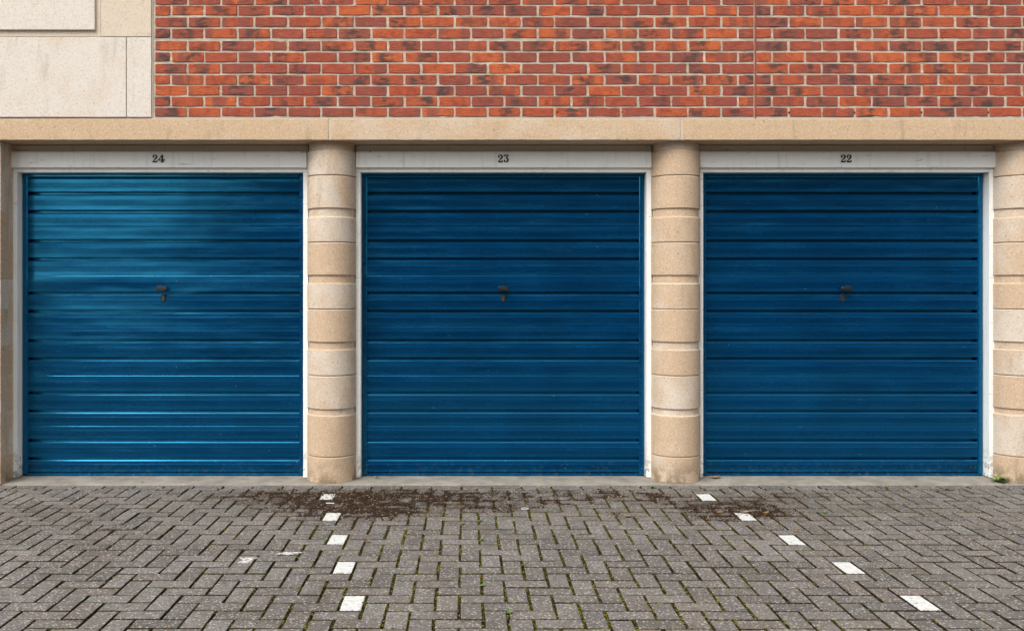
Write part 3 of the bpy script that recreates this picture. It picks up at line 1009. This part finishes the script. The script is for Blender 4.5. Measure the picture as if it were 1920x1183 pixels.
def digit(ch, h=0.050):
    q = Glyph()
    if ch == '2':
        q.disc(.17, .71, .125)
        q.stroke([(.085, .73), (.13, .89), (.33, .965), (.53, .88), (.575, .72), (.47, .52), (.26, .32), (.08, .09)], [.07, .08, .10, .15, .19, .16, .10, .08])
        q.stroke([(.05, .075), (.3, .085), (.60, .075)], [.15, .17, .15])
        q.stroke([(.585, .05), (.65, .30)], [.13, .06])
    elif ch == '3':
        q.stroke([(.07, .92), (.35, .92), (.66, .93)], [.14, .14, .11])
        q.stroke([(.09, .97), (.07, .70)], [.08, .06])
        q.stroke([(.64, .93), (.46, .72), (.29, .57)], [.09, .09, .07])
        q.stroke([(.26, .575), (.47, .545), (.575, .36), (.52, .14), (.33, .035), (.13, .08), (.075, .22)], [.06, .12, .20, .18, .09, .08, .07])
        q.disc(.16, .23, .115)
    else:
        q.stroke([(.55, .99), (.55, .04)], [.19, .19])
        q.stroke([(.57, .99), (.30, .64), (.03, .27)], [.10, .09, .09])
        q.stroke([(.0, .285), (.82, .285)], [.10, .09])
        q.stroke([(.36, .045), (.75, .045)], [.10, .10])
        q.stroke([(.81, .46), (.81, .13)], [.07, .06])
    return q.mesh(h)

FR = {'24': 'white timber frame of the leftmost garage, with black number 24 on its board',
      '23': 'white timber frame of the middle garage, with black number 23 on its board',
      '22': 'greyish white timber frame of the rightmost garage, with black number 22 on its board'}
NUMX = {'24': -0.0005, '23': -0.002, '22': -0.012}
for bxx, num, lab, hx, tilt in BAYS:
    t = empty('garage_door_frame', (bxx, 0.2, 0), FR[num], 'door frame', 'white timber garage door frames')
    OUT = 1.0300
    def fp(name, me, mat):
        o = obj(name, me, mat, t)
        o.location = (0, -0.2, 0)
        return o
    for sx in (-1, 1):
        x0, x1 = sorted((sx * (HW + 0.0045), sx * OUT))
        fp('jamb', rough_block('jamb', x0, x1, 0.215, 0.33, 0.017, 2.137, 0.0025, 0.0012, 0.12), 'white')
    fp('frame_head', rough_block('frame_head', -OUT, OUT, 0.213, 0.33, 2.1385, 2.200, 0.0025, 0.001, 0.12), 'white')
    prof = [(0.205, 2.1675), (0.188, 2.1675), (0.1855, 2.171), (0.1865, 2.272), (0.190, 2.2785), (0.205, 2.2835), (0.228, 2.2835), (0.228, 2.1675)]
    fp('number_board', extrude_profile('number_board', prof, -1.0235, 1.0235), 'white')
    fp('top_strip', rough_block('top_strip', -OUT, OUT, 0.224, 0.33, 2.2845, 2.3265, 0.002, 0.0012, 0.05), 'white2')
    # digits: old-style serif numerals screwed on the board
    wd = {'2': 0.76, '3': 0.76, '4': 0.90}
    h = 0.053
    tot = (wd[num[0]] + wd[num[1]]) * h
    x = -tot / 2 + NUMX[num]
    for ch in num:
        o = obj('digit', digit(ch, h), 'black', t)
        o.location = (x, 0.1853 - 0.2, 2.2025)
        x += wd[ch] * h

# ------------------------------------------------------------------ unseen buildings added behind the viewer to shape the door reflections
def reflection_building(x0, x1, yb, h, rh, lab):
    t = empty('unseen_building', ((x0 + x1) / 2, yb, 0), lab, 'building')
    q = Vector(t.location)
    def p(name, me, mat, parent=None):
        o = obj(name, me, mat, t)
        o.location = -q
        return o
    p('wall', box_mesh('wall', x0, x1, yb - 7, yb, 0, h, 0), 'farwall')
    ym = yb - 3.5
    p('roof', mesh_from('roof', [(x0 - .2, yb + .3, h + .003), (x1 + .2, yb + .3, h + .003), (x1 + .2, ym, h + rh), (x0 - .2, ym, h + rh), (x0 - .2, yb - 7.3, h + .003), (x1 + .2, yb - 7.3, h + .003)],
                      [(0, 1, 2, 3), (3, 2, 5, 4), (0, 3, 4), (1, 5, 2), (0, 4, 5, 1)]), 'farroof')
    n = max(1, int((x1 - x0) / 2.6))
    for i in range(n):
        cx = x0 + (i + 0.5) * (x1 - x0) / n
        for z in ([1.0] + ([3.7] if h > 5 else [])):
            p('window', box_mesh('window', cx - .55, cx + .55, yb - .05, yb + .03, z, z + 1.3, 0), 'farglass')
reflection_building(-7.6, 18.0, -19.0, 6.2, 2.6, 'long unseen brick building, added so the doors mirror something dark')
reflection_building(-34.0, -16.0, -19.0, 5.2, 2.2, 'unseen brick building, added to bound the sky gap mirrored in door 24')

yw = obj('added_yard_wall', rough_block('added_yard_wall', -15.95, -7.65, -19.2, -19.0, 0, 1.3, 0.02, 0.004, 0.5), 'farwall')  # added behind the viewer to cut the sky reflection low on the door
tag(yw, 'low unseen brick wall, added to keep the sheen of door 24 high up', 'wall')

# ------------------------------------------------------------------ dirt, moss, litter
def blob(vs, fs, c, r, flat=0.5, rr=random):
    """little six-point lump"""
    b = len(vs)
    a0 = rr.uniform(0, 6.28)
    k = [rr.uniform(.6, 1.3) for _ in range(6)]
    for i in range(4):
        a = a0 + i * math.pi / 2 + rr.uniform(-.4, .4)
        vs.append((c[0] + math.cos(a) * r * k[i], c[1] + math.sin(a) * r * k[i], c[2] + rr.uniform(-.15, .15) * r))
    vs.append((c[0], c[1], c[2] + r * flat * k[4]))
    vs.append((c[0], c[1], c[2] - r * flat * .6))
    for i in range(4):
        fs.append((b + i, b + (i + 1) % 4, b + 4))
        fs.append((b + (i + 1) % 4, b + i, b + 5))

def joint_dist(x, y):
    """how far a point lies inside its paver (0 = on a joint); in metres"""
    u, v = (x - WX) / PX, (y - WY) / 0.1
    i, j = math.floor(u), math.floor(v)
    fu, fv = u - i, v - j
    s = (i + j) % 4                     # 0: V lower cell, 1: V upper cell, 2: H left cell, 3: H right cell
    d = []
    if s in (0, 1):
        d += [fu, 1 - fu, fv + (0 if s == 0 else 1), (1 if s == 0 else 0) + 1 - fv]
    elif s == 2:
        d += [fv, 1 - fv, fu, 2 - fu]
    else:
        d += [fv, 1 - fv, fu + 1, 1 - fu]
    return min(d) * 0.1

def ground_pt(u, v):
    d = F_PX * CAM_Z / (v - 533)
    return (u - 874) * d / F_PX, d + CAM_Y

# heaps: (centre x, y, radius x, radius y, weight) in metres, at the foot of the columns
HEAPS_PX = [(600, 945, 95, 15, 1.1), (545, 931, 70, 9, .8), (690, 948, 80, 16, 1.2), (755, 928, 95, 10, 1.0), (655, 928, 90, 8, .9), (680, 964, 60, 10, .9), (840, 934, 60, 9, .6), (730, 962, 45, 9, .8),
         (480, 925, 70, 7, .5), (860, 950, 90, 12, .5), (960, 945, 90, 16, .5), (1060, 935, 80, 12, .45), (900, 925, 90, 8, .5), (420, 935, 80, 10, .35), (560, 968, 50, 10, .35),
         (1370, 958, 70, 11, 1.0), (1430, 945, 60, 9, .9), (1300, 950, 60, 9, .5), (1180, 928, 60, 9, .7), (1250, 935, 60, 10, .55), (1340, 972, 70, 6, .6), (1450, 965, 50, 9, .8), (1480, 930, 60, 8, .55),
         (1160, 965, 50, 8, .45), (1120, 930, 80, 9, .4), (1020, 925, 60, 8, .3), (1600, 930, 90, 8, .25), (1780, 922, 50, 5, .5), (1820, 908, 40, 4, .6),
         (170, 985, 90, 14, .30), (230, 1000, 60, 12, .3), (1900, 995, 40, 8, .35)]
HEAPS = []
for u, v, ru, rv, wt in HEAPS_PX:
    d = F_PX * CAM_Z / (v - 533)
    HEAPS.append(((u - 874) * d / F_PX, d + CAM_Y, ru * d / F_PX, rv * d * d / (F_PX * CAM_Z), wt))
def dirt_density(x, y):
    s = 0.0
    for cx, cy, rx, ry, wt in HEAPS:
        s += wt * math.exp(-(((x - cx) / rx) ** 2 + ((y - cy) / ry) ** 2))
    for wx_, wy_ in ((WX - 4 * PX, WY + 2.0), (WX - 3 * PX, WY + 1.5), (WX + 20 * PX, WY + 2.0), (WX + 21 * PX, WY + 1.5)):
        if 0 < x - wx_ < .1 and 0 < y - wy_ < .2: s *= 0.34
    s *= 0.55 + 0.95 * noise.noise(Vector((x * 7, y * 11, 1.0))) + 0.35 * noise.noise(Vector((x * 25, y * 30, 4.0))) + 0.25
    return s
rr = random.Random(11)
vs, fs = [], []
# thin film of trodden soil, thickest in the joints
GX, GY = 0.0085, 0.0085
def film_h(i, j):
    x, y = -3.0 + i * GX, -1.35 + j * GY
    jd = joint_dist(x, y)
    d = dirt_density(x, y) * (1.3 if jd < 0.011 else (0.78 if jd < 0.022 else 0.52))
    d += 0.26 * noise.noise(Vector((x * 60, y * 60, 7))) + 0.30 * noise.noise(Vector((x * 16, y * 22, 2)))
    return d
hh = {}
NI, NJ = int(5.4 / GX), int(1.30 / GY)
pre = [[dirt_density(-3.0 + i * .06, -1.35 + j * .06) > 0.12 for j in range(24)] for i in range(92)]
cellv = {}
def fv(i, j):
    if (i, j) not in cellv:
        x, y = -3.0 + i * GX, -1.35 + j * GY
        h = max(0.0, min(1.0, (film_h(i, j) - 0.60) * 1.5))
        cellv[(i, j)] = len(vs)
        vs.append((x + rr.uniform(-.003, .003), y + rr.uniform(-.003, .003), 0.0022 + 0.0045 * h + rr.uniform(-.0008, .0012)))
    return cellv[(i, j)]
for i in range(NI):
    for j in range(NJ):
        if not any(pre[min(91, max(0, int(i * GX / .06) + a))][min(23, max(0, int(j * GY / .06) + b))] for a in (0, 1) for b in (0, 1)): continue
        if film_h(i + .5, j + .5) > 0.66:
            fs.append((fv(i, j), fv(i + 1, j), fv(i + 1, j + 1), fv(i, j + 1)))
film = obj('soil', mesh_from('soil', vs, fs), 'film')
tag(film, 'film of dark brown soil on the paving before the columns', 'soil', kind='stuff')
vs, fs = [], []
for _ in range(300000):
    x, y = rr.uniform(-3.1, 3.9), rr.uniform(-1.35, 0.03)
    if y > EDGE0 and rr.random() < 0.7: continue
    d = dirt_density(x, y)
    jd = joint_dist(x, y)
    p = d * (1.9 if jd < 0.010 else (1.0 if jd < 0.022 else 0.55))
    if rr.random() < p - 0.10:
        r = rr.choice((0.002, 0.0025, 0.003, 0.004, 0.006)) * rr.uniform(.7, 1.3)
        z = (-0.003 if jd < 0.006 else 0.0008) + min(d, 1.2) * rr.uniform(0, 0.005)
        blob(vs, fs, (x, y, z), r, 0.45, rr)
# loose crumbs everywhere, mostly caught in the joints
for _ in range(60000):
    x, y = rr.uniform(-3.6, 4.2), rr.uniform(-2.75, 0.05)
    q = px_of(x, y)
    if not (-20 < q[0] < 1940 and q[1] < 1200): continue
    jd = joint_dist(x, y)
    cl = noise.noise(Vector((x * 3.1, y * 3.1, 8.0)))
    p = 0.75 if jd < 0.006 else (0.20 if jd < 0.012 else 0.045)
    if rr.random() < p * (0.55 + cl):
        blob(vs, fs, (x, y, -0.002 if jd < 0.006 else 0.001), rr.uniform(.0016, .0042), 0.5, rr)
lit = obj('leaf_litter', mesh_from('leaf_litter', vs, fs), 'soil')
tag(lit, 'dark brown leaf mould and crumbs of dirt strewn over the paving', 'dirt', kind='stuff')

vs, fs = [], []
for _ in range(220000):
    x, y = rr.uniform(-3.2, 4.2), rr.uniform(-2.75, -0.06)
    jd = joint_dist(x, y)
    if jd > 0.0072: continue
    q = px_of(x, y)
    if not (-20 < q[0] < 1940 and q[1] < 1200): continue
    dens = math.exp(-((x - 0.35) / 1.0) ** 2) * 1.1 + 0.55 * math.exp(-((x - 2.5) / 0.9) ** 2 - ((y + 0.5) / 0.4) ** 2) + 0.10
    dens *= 0.55 + 1.2 * (0.5 + noise.noise(Vector((x * 2.3, y * 2.3, 2.0)))) * (0.6 if y < -1.6 else 1.0)
    if rr.random() < dens:
        blob(vs, fs, (x, y, -0.004 + rr.uniform(0, .003)), rr.uniform(.003, .006), 0.7, rr)
ms = obj('moss', mesh_from('moss', vs, fs), 'moss')
tag(ms, 'olive green moss growing in the joints of the paving', 'moss', kind='stuff')

# small weeds
def weed(u, v, size, leaves, lab, y=None):
    x, yy = ground_pt(u, v)
    if y is not None: yy = y
    rr = random.Random(int(u))
    vs, fs = [], []
    for i in range(leaves):
        a = i * 2.4 + rr.uniform(-.4, .4)
        el = rr.uniform(0.45, 1.25)
        L = size * rr.uniform(.7, 1.15)
        wd_ = L * rr.uniform(.22, .34)
        dx, dy = math.cos(a), math.sin(a)
        b = len(vs)
        for t, ww in ((0, .12), (.35, .9), (.7, .75), (1.0, .05)):
            px_, h = L * t * math.cos(el * (1 - .3 * t)), L * (t * math.sin(el) - .35 * t * t)
            h = max(h, 0.001)
            vs += [(dx * px_ - dy * wd_ * ww, dy * px_ + dx * wd_ * ww, h + .0015), (dx * px_, dy * px_, h - .0006), (dx * px_ + dy * wd_ * ww, dy * px_ - dx * wd_ * ww, h + .0015)]
        for k in range(3):
            for j in range(2):
                q = b + k * 3 + j
                fs.append((q, q + 1, q + 4, q + 3))
    me = mesh_from('weed', vs, fs, True)
    o = obj('weed', me, 'leaf', None, (x, yy, 0.001))
    tag(o, lab, 'weed', 'small weeds in the paving joints')
weed(1866, 902, 0.085, 11, 'largest bright green weed at the foot of the right jamb of door 22', 0.115)
weed(1224, 915, 0.030, 8, 'small green weed in front of the column between doors 23 and 22')
weed(1718, 913, 0.026, 7, 'small green weed at the threshold of door 22, right of its twin')
weed(1663, 915, 0.024, 7, 'small green weed at the threshold of door 22, left of its twin')
weed(268, 907, 0.022, 7, 'tiny green weed at the threshold below the handle of door 24')
weed(868, 983, 0.022, 7, 'green seedling in a mossy joint below door 23, left of another')
weed(899, 978, 0.022, 7, 'green seedling in a mossy joint below door 23, right of another')
weed(903, 1014, 0.020, 6, 'green seedling in the mossy joint below the pair of seedlings')
weed(905, 1099, 0.019, 6, 'pale green seedling in a joint low in the middle of the paving')
weed(955, 1150, 0.024, 8, 'green moss-like weed in a joint at the bottom edge of the picture')
weed(983, 1060, 0.018, 6, 'green seedling in a joint just right of the middle of the paving')
weed(1546, 962, 0.020, 7, 'small green weed right of the brown litter near the right column')

# dry leaves
def dry_leaf(u, v, size, lab, z=0.003, y=None):
    x, yy = ground_pt(u, v)
    if y is not None: yy = y
    rr = random.Random(int(u * 3 + v))
    n, m = 6, 3
    a0 = rr.uniform(0, 6.28)
    vs, fs = [], []
    curl = rr.uniform(.25, .5)
    for i in range(n + 1):
        t = i / n
        ww = size * 0.30 * math.sin(math.pi * (0.08 + 0.86 * t)) * rr.uniform(.85, 1.15)
        for j in range(m):
            s = j - 1
            vs.append(((t - .5) * size, s * ww, abs(s) * ww * curl + .15 * size * (2 * t - 1) ** 2 + rr.uniform(0, .0015)))
    for i in range(n):
        for j in range(m - 1):
            q = i * m + j
            fs.append((q, q + 1, q + m + 1, q + m))
    me = mesh_from('dry_leaf', vs, fs, True)
    o = obj('dry_leaf', me, 'deadleaf', None, (x, yy, z), (rr.uniform(-.15, .15), rr.uniform(-.15, .15), a0))
    tag(o, lab, 'leaf', 'dry leaves on the paving')
dry_leaf(1436, 963, 0.050, 'dry leaf right of the partly hidden white block below door 22')
dry_leaf(1397, 962, 0.055, 'brown dry leaf lying on the partly hidden white block')
dry_leaf(1177, 970, 0.050, 'tan dry leaf on the paving in front of the column between 23 and 22')
dry_leaf(1494, 997, 0.034, 'small orange dry leaf just above the right middle white block')
dry_leaf(1334, 897, 0.060, 'curled dry leaf nearest the column at the left foot of door 22', 0.018, 0.20)
dry_leaf(1343, 897, 0.050, 'curled dry leaf at the left foot of door 22, rightmost of the two', 0.018, 0.22)
dry_leaf(709, 895, 0.040, 'small brown dry leaf at the left foot of door 23', 0.018, 0.21)
dry_leaf(690, 1017, 0.040, 'pale dry leaf right of the left middle white block')
dry_leaf(1350, 962, 0.045, 'light brown dry leaf in the litter left of the partly hidden white block')
dry_leaf(770, 1097 - 100, 0.026, 'tiny brown dry leaf in a joint below the left part of door 23')

# white splashes on the paving and two scraps
def splash(u, v, lab, sx, sy, seed, arms):
    x, y = ground_pt(u, v)
    n = 90
    vs, fs = [], []
    for i in range(n):
        a = 2 * math.pi * i / n
        q = 0.62 + .45 * noise.noise(Vector((math.cos(a) * 1.6 + seed, math.sin(a) * 1.6, 0))) + .30 * noise.noise(Vector((math.cos(a) * 5 + seed, math.sin(a) * 5, 3)))
        for aa, w_, L in arms:
            d = math.atan2(math.sin(a - aa), math.cos(a - aa))
            q += L * math.exp(-(d / w_) ** 2)
        q = max(q, 0.12)
        vs.append((math.cos(a) * q * sx, math.sin(a) * q * sy, 0.0050))
    vs += [(p[0], p[1], 0.0012) for p in vs[:n]]
    vs.append((0, 0, 0.0054))
    fs += [(i, (i + 1) % n, 2 * n) for i in range(n)]
    fs += [(i, (i + 1) % n, n + (i + 1) % n, n + i) for i in range(n)]
    o = obj('paint_splash', mesh_from('paint_splash', vs, fs), 'splash', None, (x, y, 0))
    tag(o, lab, 'splash', 'white splashes on the paving')
splash(463, 1051, 'ragged white splash with drips on the paving, left of the smaller one', .050, .080, 3,
       [(.5, .22, .5), (2.6, .16, .6), (3.9, .2, .45), (5.6, .12, .25)])
splash(541, 1038, 'small solid white splash on the paving, right of the ragged one', .046, .036, 5, [(.35, .15, .8), (3.3, .3, .4)])

x, y = ground_pt(619, 947)
me = box_mesh('stick', -.026, .026, -.0045, .0045, 0, .006, .0015)
tag(obj('wooden_stick', me, 'scrap', None, (x, y, .010), (0, .05, .06)), 'short flat white stick lying in the dirt between two white blocks', 'stick')
x, y = ground_pt(984, 955)
vs, fs = [], []
for i in range(24):
    a = 2 * math.pi * i / 24
    for j in range(5):
        b = 2 * math.pi * j / 5
        r = .022 + math.cos(b) * .0025
        vs.append((math.cos(a) * r, math.sin(a) * r * .9, .004 + math.sin(b) * .0025))
for i in range(24):
    for j in range(5):
        fs.append((i * 5 + j, ((i + 1) % 24) * 5 + j, ((i + 1) % 24) * 5 + (j + 1) % 5, i * 5 + (j + 1) % 5))
tag(obj('white_ring', mesh_from('white_ring', vs, fs, True), 'scrap', None, (x, y, 0.002)), 'thin whitish ring lying on the paving below the middle door', 'ring')
